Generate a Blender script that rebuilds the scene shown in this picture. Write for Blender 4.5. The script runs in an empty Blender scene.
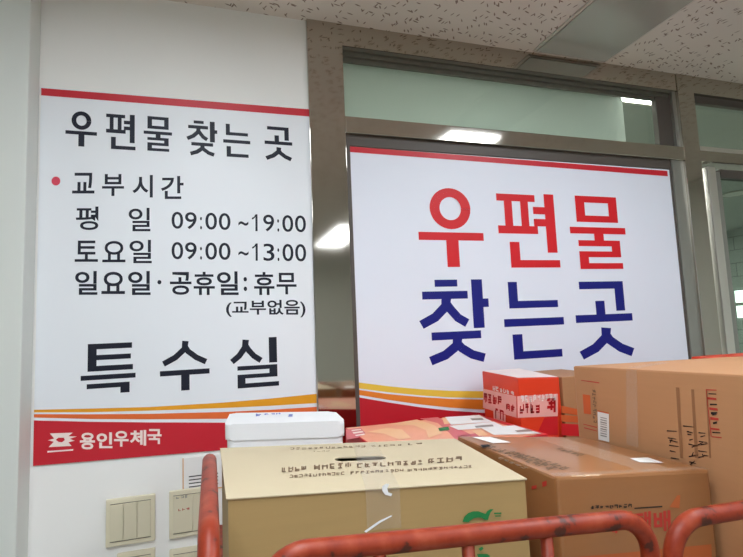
import bpy, bmesh, math, random
from mathutils import Vector, Matrix
random.seed(7)
S = bpy.context.scene
COL = S.collection

# ------------------------------------------------------------------ camera
FPX, CX, CY = 504.0177, 371.5, 278.5
YAW, PITCH, ROLL = (math.radians(a) for a in (17.80688591, 5.64617446, -2.37305077))
EYE = Vector((0.0, -1.5, 1.6))
FW = Vector((math.sin(YAW)*math.cos(PITCH), math.cos(YAW)*math.cos(PITCH), math.sin(PITCH)))
RT = FW.cross(Vector((0, 0, 1))).normalized()
UP = RT.cross(FW)
RT, UP = (math.cos(ROLL)*RT + math.sin(ROLL)*UP), (-math.sin(ROLL)*RT + math.cos(ROLL)*UP)
cd = bpy.data.cameras.new('camera'); cam = bpy.data.objects.new('camera', cd); COL.objects.link(cam)
cam.matrix_world = Matrix(((RT.x, UP.x, -FW.x, EYE.x), (RT.y, UP.y, -FW.y, EYE.y), (RT.z, UP.z, -FW.z, EYE.z), (0, 0, 0, 1)))
cd.sensor_fit = 'HORIZONTAL'; cd.sensor_width = 36.0; cd.lens = FPX/743*36.0; cd.clip_start = 0.02
S.camera = cam

# ------------------------------------------------------------------ world, exposure, lamp strength
w = bpy.data.worlds.new('world'); S.world = w; w.use_nodes = True
w.node_tree.nodes['Background'].inputs[0].default_value = (0.75, 0.8, 0.85, 1)
w.node_tree.nodes['Background'].inputs[1].default_value = 0.3
S.view_settings.view_transform = 'Standard'; S.view_settings.look = 'None'
S.view_settings.gamma = 1.0; S.view_settings.use_curve_mapping = False
S.view_settings.exposure = 0.88
LAMP = 9.8
LAMP_COLOR = (0.93, 1.0, 1.07)
REAR_LAMP = 5.5
CORRIDOR_LAMP = 15.0
ZC = 2.585                                   # ceiling height

# ------------------------------------------------------------------ sight lines of the survey: a pixel read onto a real plane
def ray(u, v): return RT*(u-CX) - UP*(v-CY) + FW*FPX
def on_y(u, v, y=0.0):
    d = ray(u, v); return EYE + d*((y-EYE.y)/d.y)
def on_x(u, v, x):
    d = ray(u, v); return EYE + d*((x-EYE.x)/d.x)
def on_z(u, v, z, s=0.0):                    # plane z = z - s*x
    d = ray(u, v); return EYE + d*((z-EYE.z)/(d.z+s*d.x))

# ------------------------------------------------------------------ materials
def srgb(r, g, b):
    f = lambda c: (c/255/12.92 if c/255 <= 0.04045 else ((c/255+0.055)/1.055)**2.4)
    return (f(r), f(g), f(b), 1)
def mat(name, col, rough=0.6, metal=0.0, noise=0.0, scale=8.0, bump=0.0, coat=0.0, spec=0.5, stretch=None):
    m = bpy.data.materials.new(name); m.use_nodes = True
    nt = m.node_tree; b = nt.nodes['Principled BSDF']
    b.inputs['Base Color'].default_value = col; b.inputs['Roughness'].default_value = rough
    b.inputs['Metallic'].default_value = metal; b.inputs['Specular IOR Level'].default_value = spec
    if coat: b.inputs['Coat Weight'].default_value = coat; b.inputs['Coat Roughness'].default_value = 0.08
    if noise or bump:
        tc = nt.nodes.new('ShaderNodeTexCoord'); mp = nt.nodes.new('ShaderNodeMapping')
        nt.links.new(tc.outputs['Object'], mp.inputs[0])
        if stretch: mp.inputs['Scale'].default_value = stretch
        nz = nt.nodes.new('ShaderNodeTexNoise'); nz.inputs['Scale'].default_value = scale; nz.inputs['Detail'].default_value = 5
        nt.links.new(mp.outputs[0], nz.inputs['Vector'])
        if noise:
            mx = nt.nodes.new('ShaderNodeMix'); mx.data_type = 'RGBA'
            mx.inputs[6].default_value = tuple(c*(1-noise) for c in col[:3])+(1,)
            mx.inputs[7].default_value = tuple(min(1, c*(1+noise)) for c in col[:3])+(1,)
            nt.links.new(nz.outputs['Fac'], mx.inputs[0]); nt.links.new(mx.outputs[2], b.inputs['Base Color'])
        if bump:
            bp = nt.nodes.new('ShaderNodeBump'); bp.inputs['Strength'].default_value = bump; bp.inputs['Distance'].default_value = 0.004
            nt.links.new(nz.outputs['Fac'], bp.inputs['Height']); nt.links.new(bp.outputs[0], b.inputs['Normal'])
    return m
def emis(name, col, strength):
    m = bpy.data.materials.new(name); m.use_nodes = True; b = m.node_tree.nodes['Principled BSDF']
    b.inputs['Base Color'].default_value = (0.8, 0.8, 0.8, 1)
    b.inputs['Emission Color'].default_value = tuple(col)+(1,); b.inputs['Emission Strength'].default_value = strength
    return m
def glass(name, tint, gloss=0.06, rough=0.0):
    m = bpy.data.materials.new(name); m.use_nodes = True; nt = m.node_tree
    nt.nodes.remove(nt.nodes['Principled BSDF']); out = nt.nodes['Material Output']
    t = nt.nodes.new('ShaderNodeBsdfTransparent'); t.inputs[0].default_value = tint
    g = nt.nodes.new('ShaderNodeBsdfGlossy'); g.inputs['Roughness'].default_value = rough; g.inputs[0].default_value = (1, 1, 1, 1)
    lw = nt.nodes.new('ShaderNodeLayerWeight'); lw.inputs['Blend'].default_value = 0.5
    pw = nt.nodes.new('ShaderNodeMath'); pw.operation = 'POWER'; pw.inputs[1].default_value = 5
    fr = nt.nodes.new('ShaderNodeMath'); fr.operation = 'MULTIPLY_ADD'; fr.inputs[1].default_value = 0.92; fr.inputs[2].default_value = 0.045
    nt.links.new(lw.outputs['Facing'], pw.inputs[0]); nt.links.new(pw.outputs[0], fr.inputs[0])
    mx = nt.nodes.new('ShaderNodeMixShader')
    nt.links.new(fr.outputs[0], mx.inputs[0]); nt.links.new(t.outputs[0], mx.inputs[1]); nt.links.new(g.outputs[0], mx.inputs[2])
    nt.links.new(mx.outputs[0], out.inputs[0])
    return m
def film_mat(name, col):
    m = mat(name, col, 0.5); nt = m.node_tree; b = nt.nodes['Principled BSDF']; out = nt.nodes['Material Output']
    t = nt.nodes.new('ShaderNodeBsdfTranslucent'); t.inputs[0].default_value = col
    mx = nt.nodes.new('ShaderNodeMixShader'); mx.inputs[0].default_value = 0.55
    nt.links.new(b.outputs[0], mx.inputs[1]); nt.links.new(t.outputs[0], mx.inputs[2]); nt.links.new(mx.outputs[0], out.inputs[0])
    return m
def tape_mat(name):
    m = bpy.data.materials.new(name); m.use_nodes = True; nt = m.node_tree
    b = nt.nodes['Principled BSDF']; out = nt.nodes['Material Output']
    b.inputs['Base Color'].default_value = srgb(225, 215, 200); b.inputs['Roughness'].default_value = 0.12
    t = nt.nodes.new('ShaderNodeBsdfTransparent'); mx = nt.nodes.new('ShaderNodeMixShader'); mx.inputs[0].default_value = 0.15
    nt.links.new(t.outputs[0], mx.inputs[1]); nt.links.new(b.outputs[0], mx.inputs[2]); nt.links.new(mx.outputs[0], out.inputs[0])
    return m
def ceiling_mat():
    m = mat('ceiling_tile', srgb(222, 208, 196), 0.9); nt = m.node_tree; b = nt.nodes['Principled BSDF']
    tc = nt.nodes.new('ShaderNodeTexCoord'); facs = []
    for rz, sc, th in ((0.3, (30, 120, 1), 0.13), (1.9, (34, 135, 1), 0.12), (1.0, (32, 125, 1), 0.12)):
        mp = nt.nodes.new('ShaderNodeMapping'); mp.vector_type = 'TEXTURE'
        mp.inputs['Rotation'].default_value = (0, 0, rz); mp.inputs['Scale'].default_value = tuple(1/s for s in sc)
        mp.inputs['Location'].default_value = (rz*3.1, rz*1.7, 0)
        nt.links.new(tc.outputs['Object'], mp.inputs[0])
        nz = nt.nodes.new('ShaderNodeTexNoise'); nz.inputs['Scale'].default_value = 1.3
        nt.links.new(mp.outputs[0], nz.inputs['Vector'])
        ad = nt.nodes.new('ShaderNodeVectorMath'); ad.operation = 'MULTIPLY_ADD'; ad.inputs[1].default_value = (0.5, 0.5, 0)
        nt.links.new(nz.outputs['Color'], ad.inputs[0]); nt.links.new(mp.outputs[0], ad.inputs[2])
        vo = nt.nodes.new('ShaderNodeTexVoronoi'); vo.voronoi_dimensions = '2D'; vo.inputs['Scale'].default_value = 0.62
        nt.links.new(ad.outputs[0], vo.inputs['Vector'])
        lt = nt.nodes.new('ShaderNodeMapRange'); lt.inputs[1].default_value = th; lt.inputs[2].default_value = th*1.7
        lt.inputs[3].default_value = 1; lt.inputs[4].default_value = 0
        nt.links.new(vo.outputs['Distance'], lt.inputs[0]); 
        hs = nt.nodes.new('ShaderNodeMath'); hs.operation = 'GREATER_THAN'; hs.inputs[1].default_value = 0.78
        sp = nt.nodes.new('ShaderNodeSeparateColor'); nt.links.new(vo.outputs['Color'], sp.inputs[0]); nt.links.new(sp.outputs[0], hs.inputs[0])
        ml = nt.nodes.new('ShaderNodeMath'); ml.operation = 'MULTIPLY'; nt.links.new(lt.outputs[0], ml.inputs[0]); nt.links.new(hs.outputs[0], ml.inputs[1])
        facs.append(ml.outputs[0])
    f = facs[0]
    for g in facs[1:]:
        mxx = nt.nodes.new('ShaderNodeMath'); mxx.operation = 'MAXIMUM'
        nt.links.new(f, mxx.inputs[0]); nt.links.new(g, mxx.inputs[1]); f = mxx.outputs[0]
    mx = nt.nodes.new('ShaderNodeMix'); mx.data_type = 'RGBA'
    mx.inputs[6].default_value = srgb(224, 217, 208); mx.inputs[7].default_value = srgb(138, 120, 108)
    nt.links.new(f, mx.inputs[0]); nt.links.new(mx.outputs[2], b.inputs['Base Color'])
    return m
def chipped_paint():
    m = mat('red_paint', srgb(150, 50, 24), 0.42, spec=0.35); nt = m.node_tree; b = nt.nodes['Principled BSDF']
    tc = nt.nodes.new('ShaderNodeTexCoord')
    nz = nt.nodes.new('ShaderNodeTexNoise'); nz.inputs['Scale'].default_value = 38; nz.inputs['Detail'].default_value = 6
    nt.links.new(tc.outputs['Object'], nz.inputs['Vector'])
    rp = nt.nodes.new('ShaderNodeValToRGB'); rp.color_ramp.elements[0].position = 0.0; rp.color_ramp.elements[0].color = srgb(74, 34, 22)
    e = rp.color_ramp.elements; e[1].position = 0.36; e[1].color = srgb(82, 36, 22)
    for p, c in ((0.40, srgb(132, 44, 22)), (0.55, srgb(148, 54, 28)), (0.75, srgb(166, 76, 50))):
        k = e.new(p); k.color = c
    nt.links.new(nz.outputs['Fac'], rp.inputs[0]); nt.links.new(rp.outputs[0], b.inputs['Base Color'])
    return m
def tile_mat():
    m = mat('grey_wall_tile', srgb(150, 156, 150), 0.3); nt = m.node_tree; b = nt.nodes['Principled BSDF']
    tc = nt.nodes.new('ShaderNodeTexCoord'); mp = nt.nodes.new('ShaderNodeMapping'); mp.inputs['Rotation'].default_value = (0, math.radians(90), math.radians(90))
    br = nt.nodes.new('ShaderNodeTexBrick'); br.inputs['Scale'].default_value = 1.6; br.inputs['Mortar Size'].default_value = 0.008
    br.inputs['Color1'].default_value = srgb(146, 152, 146); br.inputs['Color2'].default_value = srgb(158, 163, 156); br.inputs['Mortar'].default_value = srgb(105, 110, 104)
    nt.links.new(tc.outputs['Object'], mp.inputs[0]); nt.links.new(mp.outputs[0], br.inputs['Vector']); nt.links.new(br.outputs['Color'], b.inputs['Base Color'])
    return m

M = dict(
    wall=mat('white_wall_paint', srgb(242, 240, 236), 0.7, noise=0.02, scale=3),
    pillar=mat('pale_pillar_paint', srgb(216, 218, 212), 0.6, noise=0.02, scale=2),
    room=mat('room_wall_paint', srgb(212, 214, 206), 0.8),
    floor=mat('floor_vinyl', srgb(172, 170, 162), 0.4, noise=0.06, scale=4),
    ceil=ceiling_mat(), ceil2=mat('corridor_ceiling', srgb(176, 182, 176), 0.8), alu_dark=mat('dark_aluminium', srgb(112, 110, 100), 0.4, 0.4),
    steel=mat('brushed_steel', srgb(190, 184, 174), 0.06, 1.0, bump=0.006, scale=20, stretch=(40, 40, 1)),
    steel_h=mat('brushed_steel_horizontal', srgb(190, 184, 174), 0.08, 1.0, bump=0.008, scale=20, stretch=(1, 40, 40)),
    bright=mat('bright_steel', srgb(226, 222, 214), 0.32, 0.85),
    gasket=mat('dark_gasket', srgb(84, 76, 70), 0.5),
    alu=mat('grey_aluminium', srgb(158, 158, 150), 0.35, 0.6),
    vinyl=mat('sign_white', srgb(232, 234, 238), 0.45),
    poster=mat('poster_white', srgb(229, 232, 243), 0.45),
    red=mat('sign_red', srgb(205, 30, 46), 0.45), band=mat('band_red', srgb(200, 26, 44), 0.45), darkred=mat('poster_red', srgb(196, 24, 40), 0.45),
    letter_red=mat('letter_red', srgb(214, 30, 38), 0.45, spec=0.3), letter_blue=mat('letter_blue', srgb(22, 25, 120), 0.45, spec=0.3),
    ink=mat('ink_navy', srgb(22, 24, 40), 0.5, spec=0.3), dot=mat('bullet_pink', srgb(214, 60, 84), 0.5),
    yellow=mat('swoosh_yellow', srgb(234, 160, 24), 0.45), orange=mat('swoosh_orange', srgb(232, 108, 46), 0.45),
    yellow2=mat('poster_yellow', srgb(236, 196, 66), 0.45), orange2=mat('poster_orange', srgb(234, 132, 40), 0.45),
    plastic=mat('ivory_plastic', srgb(226, 217, 190), 0.35), plastic2=mat('ivory_rocker', srgb(220, 211, 184), 0.3),
    paper=mat('paper_white', srgb(236, 234, 230), 0.6), paperline=mat('paper_border', srgb(226, 176, 120), 0.6),
    kraft=mat('kraft_board', srgb(172, 122, 82), 0.6, noise=0.05, scale=9, stretch=(1, 1, 14)),
    kraft3=mat('kraft_board_light', srgb(186, 134, 92), 0.6, noise=0.05, scale=9, stretch=(1, 1, 14)), kraft_gloss=mat('taped_kraft_board', srgb(160, 108, 66), 0.4, noise=0.05, scale=9, stretch=(1, 1, 14), coat=0.35), kraft2=mat('kraft_board_dark', srgb(150, 102, 66), 0.55, noise=0.05, scale=9, stretch=(1, 1, 14)),
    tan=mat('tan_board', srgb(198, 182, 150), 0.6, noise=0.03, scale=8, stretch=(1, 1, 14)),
    tan_shaded=mat('tan_board_shaded', srgb(172, 142, 92), 0.6, noise=0.05, scale=8, stretch=(1, 1, 18)),  # darker copy of the tan board, with the sides' shade in its colour
    print=mat('brown_print', srgb(118, 92, 66), 0.6), rust=mat('rust_print', srgb(186, 96, 48), 0.6), black=mat('black_print', srgb(34, 26, 24), 0.6),
    redprint=mat('red_print', srgb(190, 56, 44), 0.6), orprint=mat('orange_print', srgb(206, 92, 40), 0.6),
    green=mat('green_print', srgb(28, 122, 62), 0.6), pink=mat('pink_print', srgb(240, 170, 160), 0.5), white=mat('white_print', srgb(248, 226, 218), 0.5),
    redbox=mat('red_orange_board', srgb(226, 62, 30), 0.4), redlow=mat('crimson_board', srgb(206, 28, 36), 0.4),
    giftbox=mat('peach_board', srgb(240, 158, 122), 0.3), magenta=mat('magenta_print', srgb(214, 86, 96), 0.35), peach=mat('pale_peach_print', srgb(244, 190, 140), 0.35),
    pinktop=mat('pale_pink_board', srgb(246, 228, 222), 0.45), violet=mat('violet_print', srgb(150, 60, 110), 0.5),
    foam=mat('white_foam', srgb(244, 243, 243), 0.55, bump=0.08, scale=260), pen=mat('blue_marker', srgb(92, 112, 190), 0.6),
    tape=tape_mat('clear_tape'), glue=mat('white_tape_scrap', srgb(240, 240, 240), 0.2),
    paint=chipped_paint(), rubber=mat('black_rubber', srgb(40, 40, 40), 0.7),
    plate=mat('glossy_grey_plate', srgb(172, 172, 164), 0.12, spec=0.8, coat=0.6), track=mat('white_metal_track', srgb(205, 200, 192), 0.5),
    film=film_mat('frosted_green_film', srgb(230, 232, 230)), tile=tile_mat(),
    glass=glass('window_glass', (0.86, 0.91, 0.87, 1)), doorglass=glass('door_glass', (0.76, 0.84, 0.80, 1)),
    lamp=emis('lamp_diffuser', LAMP_COLOR, LAMP), lamp_rear=emis('rear_lamp_diffuser', LAMP_COLOR, REAR_LAMP), lamp2=emis('corridor_lamp_diffuser', (0.97, 1.0, 0.95), CORRIDOR_LAMP),
    day=emis('daylit_pane', (0.9, 1.0, 0.95), 2.2),
)

# ------------------------------------------------------------------ builders
def link(name, me, m, parent=None):
    o = bpy.data.objects.new(name, me); COL.objects.link(o)
    if m is not None:
        for k in (m if isinstance(m, (list, tuple)) else [m]): me.materials.append(k)
    if parent is not None:
        o.parent = parent; o.matrix_parent_inverse = parent.matrix_world.inverted()
    return o
def empty(name, loc, label=None, cat=None, group=None, kind=None):
    o = bpy.data.objects.new(name, None); COL.objects.link(o); o.location = loc; o.empty_display_size = 0.05
    o.matrix_world = Matrix.Translation(loc)
    return tag(o, label, cat, group, kind)
def tag(o, label=None, cat=None, group=None, kind=None):
    for k, v in (('label', label), ('category', cat), ('group', group), ('kind', kind)):
        if v: o[k] = v
    return o
def from_bm(name, bm, m, parent=None, smooth=False):
    bmesh.ops.recalc_face_normals(bm, faces=bm.faces)
    me = bpy.data.meshes.new(name); bm.to_mesh(me); bm.free()
    if smooth:
        for p in me.polygons: p.use_smooth = True
    return link(name, me, m, parent)
def add_box(bm, a, b):
    x0, y0, z0 = a; x1, y1, z1 = b
    v = [bm.verts.new(p) for p in ((x0,y0,z0),(x1,y0,z0),(x1,y1,z0),(x0,y1,z0),(x0,y0,z1),(x1,y0,z1),(x1,y1,z1),(x0,y1,z1))]
    for f in ((0,3,2,1),(4,5,6,7),(0,1,5,4),(1,2,6,5),(2,3,7,6),(3,0,4,7)): bm.faces.new([v[i] for i in f])
def bevel_bm(bm, r, seg=2):
    if r: bmesh.ops.bevel(bm, geom=list(bm.edges), offset=r, segments=seg, affect='EDGES', profile=0.6)
def box(name, a, b, m, parent=None, bevel=0.0):
    bm = bmesh.new(); add_box(bm, a, b); bevel_bm(bm, bevel)
    return from_bm(name, bm, m, parent)
def prism(name, top, bottom, m, parent=None, bevel=0.0, cap=True):   # matching loops of points
    bm = bmesh.new(); t = [bm.verts.new(p) for p in top]; b = [bm.verts.new(p) for p in bottom]; n = len(t)
    if cap: bm.faces.new(t)
    bm.faces.new(b[::-1])
    for i in range(n): bm.faces.new((t[i], b[i], b[(i+1) % n], t[(i+1) % n]))
    bevel_bm(bm, bevel)
    return from_bm(name, bm, m, parent)
def slab(name, pts, back, m, parent=None):                           # outline given thickness along vector back
    back = Vector(back); return prism(name, pts, [Vector(p)+back for p in pts], m, parent)
def flat(name, polys, m, parent=None):                               # ink, film or tape lying on a surface
    bm = bmesh.new()
    for P in polys:
        bm.faces.new([bm.verts.new(p) for p in P])
    me = bpy.data.meshes.new(name); bm.to_mesh(me); bm.free()
    return link(name, me, m, parent)
def sweep(bm, pts, r, seg=14, closed=False):
    pts = [Vector(p) for p in pts]; n = len(pts); rings = []; nrm = None
    for i, p in enumerate(pts):
        a = pts[i-1] if (i or closed) else p; b = pts[(i+1) % n] if (i < n-1 or closed) else p
        t = (b-a).normalized()
        if nrm is None:
            nrm = t.orthogonal().normalized()
        nrm = (nrm - t*nrm.dot(t)).normalized(); bn = t.cross(nrm)
        rings.append([bm.verts.new(p + r*(math.cos(2*math.pi*k/seg)*nrm + math.sin(2*math.pi*k/seg)*bn)) for k in range(seg)])
    for i in range(n if closed else n-1):
        A, B = rings[i], rings[(i+1) % n]
        for k in range(seg): bm.faces.new((A[k], A[(k+1) % seg], B[(k+1) % seg], B[k]))
    if not closed: bm.faces.new(rings[0][::-1]); bm.faces.new(rings[-1])
def fillet(pts, r, n=8):
    pts = [Vector(p) for p in pts]; out = [pts[0]]
    for i in range(1, len(pts)-1):
        a, p, b = pts[i-1], pts[i], pts[i+1]; u = (a-p).normalized(); v = (b-p).normalized()
        ang = u.angle(v); d = min(r/math.tan(ang/2), (a-p).length*0.49, (b-p).length*0.49)
        p0, p1 = p+u*d, p+v*d; c = (u+v).normalized()
        rr = d*math.tan(ang/2); cen = p + c*(rr/math.sin(ang/2))
        for k in range(n+1):
            t = k/n; q = (p0-cen)*(1-t) + (p1-cen)*t
            out.append(cen + q.normalized()*rr)
    out.append(pts[-1]); return out
def tube(name, pts, r, m, parent=None, seg=14):
    bm = bmesh.new(); sweep(bm, pts, r, seg); return from_bm(name, bm, m, parent, smooth=True)

# ------------------------------------------------------------------ lettering
def glyphs(text, weight):
    c = bpy.data.curves.new('t', 'FONT'); c.body = text; c.size = 1.0; c.offset = weight; c.resolution_u = 5
    o = bpy.data.objects.new('t', c); COL.objects.link(o)
    dg = bpy.context.evaluated_depsgraph_get(); dg.update(); e = o.evaluated_get(dg); me = e.to_mesh()
    V = [v.co.copy() for v in me.vertices]; F = [tuple(p.vertices) for p in me.polygons]
    e.to_mesh_clear(); bpy.data.objects.remove(o); bpy.data.curves.remove(c)
    return V, F
def write(name, items, y, m, parent, label=None):
    """items: (text, weight, left u, right u, top v at left, bottom v at left, top v at right, bottom v at right); letters lie on the plane y"""
    vs, fs = [], []
    for text, wt, u0, u1, a0, b0, a1, b1 in items:
        V, F = glyphs(text, wt)
        xs = [v.x for v in V]; ys = [v.y for v in V]; x0, x1, y0, y1 = min(xs), max(xs), min(ys), max(ys)
        X0 = on_y(u0, (a0+b0)/2, y).x; X1 = on_y(u1, (a1+b1)/2, y).x
        T0, B0, T1, B1 = on_y(u0, a0, y).z, on_y(u0, b0, y).z, on_y(u1, a1, y).z, on_y(u1, b1, y).z
        base = len(vs)
        for v in V:
            s = (v.x-x0)/(x1-x0); t = (v.y-y0)/(y1-y0)
            vs.append((X0+(X1-X0)*s, y, (B0+(B1-B0)*s)*(1-t) + (T0+(T1-T0)*s)*t))
        fs += [tuple(base+i for i in f) for f in F]
    me = bpy.data.meshes.new(name); me.from_pydata(vs, [], fs); me.update()
    o = link(name, me, m, parent)
    if label: o['label'] = label
    return o
def scribble(name, frame, rows, m, parent, dens=3, seed=1, lift=0.0008):
    """small unreadable printed characters; frame(s, t) -> point; rows: (t0, t1, s0, s1, count)"""
    rnd = random.Random(seed); P = []
    def q(s0, s1, t0, t1): P.append([frame(s0, t0), frame(s1, t0), frame(s1, t1), frame(s0, t1)])
    for t0, t1, s0, s1, n in rows:
        w_ = (s1-s0)/n; h = t1-t0
        for i in range(n):
            a = s0+i*w_+w_*0.08; b = s0+(i+1)*w_-w_*0.12
            for k in range(dens):
                if rnd.random() < 0.55:
                    c = t0 + h*rnd.choice((0.0, 0.28, 0.55, 0.8)); q(a+rnd.random()*w_*0.2, b-rnd.random()*w_*0.25, c, c+h*0.2)
                else:
                    c = a + (b-a)*rnd.choice((0.05, 0.4, 0.75)); q(c, c+w_*0.2, t0+h*rnd.random()*0.3, t1-h*rnd.random()*0.25)
    return flat(name, P, m, parent)

# ================================================================== THE ROOM
X_L, X_R, Y_R = -1.7, 3.4, -5.2
def struct(o): o['kind'] = 'structure'; return o
struct(box('floor', (X_L, Y_R, -0.06), (7.2, 4.2, 0.0), M['floor']))
struct(box('ceiling', (X_L, Y_R, ZC), (7.2, 0.03, ZC+0.06), M['ceil']))
struct(box('ceiling_corridor', (0.2, 0.03, ZC), (7.2, 4.2, ZC+0.06), M['ceil2']))
struct(box('wall_left', (X_L-0.1, Y_R, 0), (X_L, 0.0, ZC), M['room']))
struct(box('wall_right', (X_R, Y_R, 0), (X_R+0.1, 0.0, ZC), M['room']))
struct(box('wall_rear', (X_L, Y_R-0.1, 0), (X_R, Y_R, ZC), M['room']))
struct(box('wall_front', (X_L, 0.0, 0), (0.297, 0.12, ZC), M['wall']))
PX = on_y(41, 60).x - 0.0015
struct(box('trim_1', (PX-0.62, -0.085, 0), (PX, 0.0, ZC), M['pillar'], bevel=0.004))
# corridor beyond the glass
struct(box('wall_corridor_left', (0.2, 0.16, 0), (0.3, 4.1, ZC), M['room']))
struct(box('wall_corridor_end', (0.2, 4.1, 0), (7.1, 4.2, ZC), M['tile']))
struct(box('wall_corridor_right', (5.9, 0.16, 0), (6.0, 4.1, ZC), M['tile']))
wa, wb = on_x(735.5, 291, 5.9), on_x(760, 317, 5.9)
w2 = empty('window_2', (5.9, wb.y, wb.z), kind='structure')
box('pane', (5.885, wb.y, wb.z), (5.897, wa.y, wa.z), M['day'], w2)
box('frame', (5.875, wb.y, (wa.z+wb.z)/2-0.02), (5.895, wa.y, (wa.z+wb.z)/2+0.02), M['alu'], w2)
struct(box('wall_corridor_front', (3.0, 0.06, 0), (6.0, 0.16, ZC), M['room']))

# ------------------------------------------------------------------ steel window front
XP0, XP1 = 0.2975, 0.412            # left post
XM0, XM1 = on_y(674.6, 89).x, on_y(690.4, 89).x     # mullion between window and door
ZH = on_y(341, 47).z                # underside of the header
ZT1, ZT0 = on_y(343, 117.5).z, on_y(343, 134).z     # transom bar
win = empty('window_1', (XP0, 0.0, 0.0), kind='structure')
box('post', (XP0, -0.012, 0), (XP1, 0.07, ZC), M['steel'], win, bevel=0.0007)
box('header', (XP1, -0.010, ZH), (XM0, 0.07, ZC), M['steel_h'], win)
box('transom_bar', (XP1, -0.014, ZT0), (XM0, 0.07, ZT1), M['steel_h'], win, bevel=0.002)
box('mullion', (XM0, -0.014, 0), (XM1, 0.07, ZC), M['steel'], win, bevel=0.002)
ZT = ZH - 0.035
for k, dz in enumerate((0.0, 0.013, 0.026)):
    box('track', (XP1, -0.006+0.012*k, ZH-0.011-dz), (XM0-0.03, 0.006+0.012*k, ZH-dz+0.002), M['alu_dark'], win)
box('window_glass', (XP1, 0.036, ZT1), (XM0, 0.040, ZH-0.02), M['glass'], win)
XF = on_y(622, 110, 0.055).x
box('frosted_film', (XP1, 0.050, ZT1), (XF, 0.056, ZH-0.01), M['film'], win)
box('sash_stile', (on_y(657, 110, 0.01).x, 0.012, ZT1), (XM0-0.018, 0.034, ZH), M['gasket'], win)
box('sash_stile', (XM0-0.018, 0.0, ZT1), (XM0, 0.034, ZH), M['alu'], win)
box('sill_bar', (XP1, -0.014, 0.86), (XM0, 0.07, 0.92), M['steel_h'], win)
box('lower_panel', (XP1, 0.0, 0.0), (XM0, 0.06, 0.86), M['alu'], win)
ZP1 = on_y(349, 146, 0.01).z
XQ0, XQ1 = on_y(349, 150, 0.012).x, on_y(667.5, 171, 0.012).x
box('gasket', (XP1, 0.0, 0.92), (XQ0, 0.03, ZT0), M['gasket'], win)
box('gasket', (XQ0, 0.002, ZP1), (XQ1, 0.03, ZT0), M['gasket'], win)
box('gasket', (XQ1, 0.002, 0.92), (XQ1+0.009, 0.03, ZT0), M['gasket'], win)
box('side_frame', (XQ1+0.009, -0.004, 0.92), (XM0, 0.05, ZT0), M['alu'], win)

# ------------------------------------------------------------------ glass door beside the window
door = empty('door_1', (XM1, 0.0, 0.0), kind='structure')
XD1 = XM1 + 1.02
box('header', (XM1, -0.010, ZH), (X_R, 0.07, ZC), M['steel_h'], door)
zb1 = on_y(715, 153).z; zb0 = on_y(715, 163).z
box('transom_bar', (XM1, -0.012, zb0), (XD1, 0.07, zb1), M['steel_h'], door)
box('transom_bead', (XM1, -0.004, zb1), (XD1, 0.02, zb1+0.022), M['bright'], door)
box('transom_glass', (XM1, 0.030, zb1), (XD1, 0.036, ZH), M['glass'], door)
box('transom_track', (XM1, 0.008, ZH-0.03), (XD1, 0.028, ZH), M['gasket'], door)
s0, s1 = on_y(703.5, 170, 0.03).x, on_y(711.5, 170, 0.03).x
ds = box('stile', (s0, 0.012, 0.02), (s1, 0.05, zb0-0.012), M['bright'], door, bevel=0.003)
box('stile_groove', (s1, 0.018, 0.02), (s1+0.03, 0.044, zb0-0.03), M['alu'], door)
box('top_rail', (s1+0.03, 0.014, zb0-0.055), (XD1-0.06, 0.048, zb0-0.02), M['gasket'], door)
box('bottom_rail', (s1+0.03, 0.014, 0.02), (XD1-0.06, 0.048, 0.16), M['bright'], door)
box('door_glass', (s1+0.03, 0.028, 0.16), (XD1-0.06, 0.034, zb0-0.055), M['doorglass'], door)
box('jamb', (XD1-0.06, -0.012, 0), (XD1, 0.07, zb0), M['steel'], door)
box('jamb', (XM1, 0.02, 0), (XM1+0.015, 0.07, zb0), M['gasket'], door)
tube('handle', fillet([(s1+0.075, 0.014, 1.02), (s1+0.075, -0.04, 1.02), (s1+0.075, -0.04, 1.36), (s1+0.075, 0.014, 1.36)], 0.02), 0.011, M['bright'], door)
struct(box('wall_front_right', (XD1, 0.0, 0), (X_R, 0.12, ZH), M['wall']))

# ------------------------------------------------------------------ ceiling fittings
PX0, PX1 = 1.1335, 1.4505
cp = empty('ceiling_panel', (1.292, -0.36, ZC), 'glossy grey blank panel set in the speckled ceiling above the window', 'ceiling panel')
box('plate', (PX0+0.006, -0.672, ZC-0.008), (PX1-0.006, -0.030, ZC-0.001), M['plate'], cp)
for a, b in (((PX0-0.006, -0.676, ZC-0.006), (PX0+0.004, -0.022, ZC-0.001)), ((PX1-0.002, -0.676, ZC-0.006), (PX1+0.004, -0.022, ZC-0.001)), ((PX0, -0.028, ZC-0.006), (PX1, -0.022, ZC-0.001))):
    box('edge_trim', a, b, M['track'], cp)
def lamp(x0, x1, y0, y1, label, m, group=None, z=ZC):
    t = empty('ceiling_light', ((x0+x1)/2, (y0+y1)/2, z), label, 'ceiling light', group)
    bm = bmesh.new()
    for a, b in (((x0, y0, z-0.03), (x0+0.015, y1, z-0.001)), ((x1-0.015, y0, z-0.03), (x1, y1, z-0.001)), ((x0+0.015, y0, z-0.03), (x1-0.015, y0+0.015, z-0.001)), ((x0+0.015, y1-0.015, z-0.03), (x1-0.015, y1, z-0.001))):
        add_box(bm, a, b)
    from_bm('frame', bm, M['track'], t)
    box('diffuser', (x0+0.015, y0+0.015, z-0.025), (x1-0.015, y1-0.015, z-0.012), m, t)
    return t
lamp(PX0, PX1, -1.90, -0.70, 'lit ceiling light next to the grey blank panel, mirrored in the steel transom bar', M['lamp'])
lamp(PX0, PX1, -4.15, -2.95, 'lit ceiling light deeper in the room, mirrored in the steel window post', M['lamp_rear'])
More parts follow.
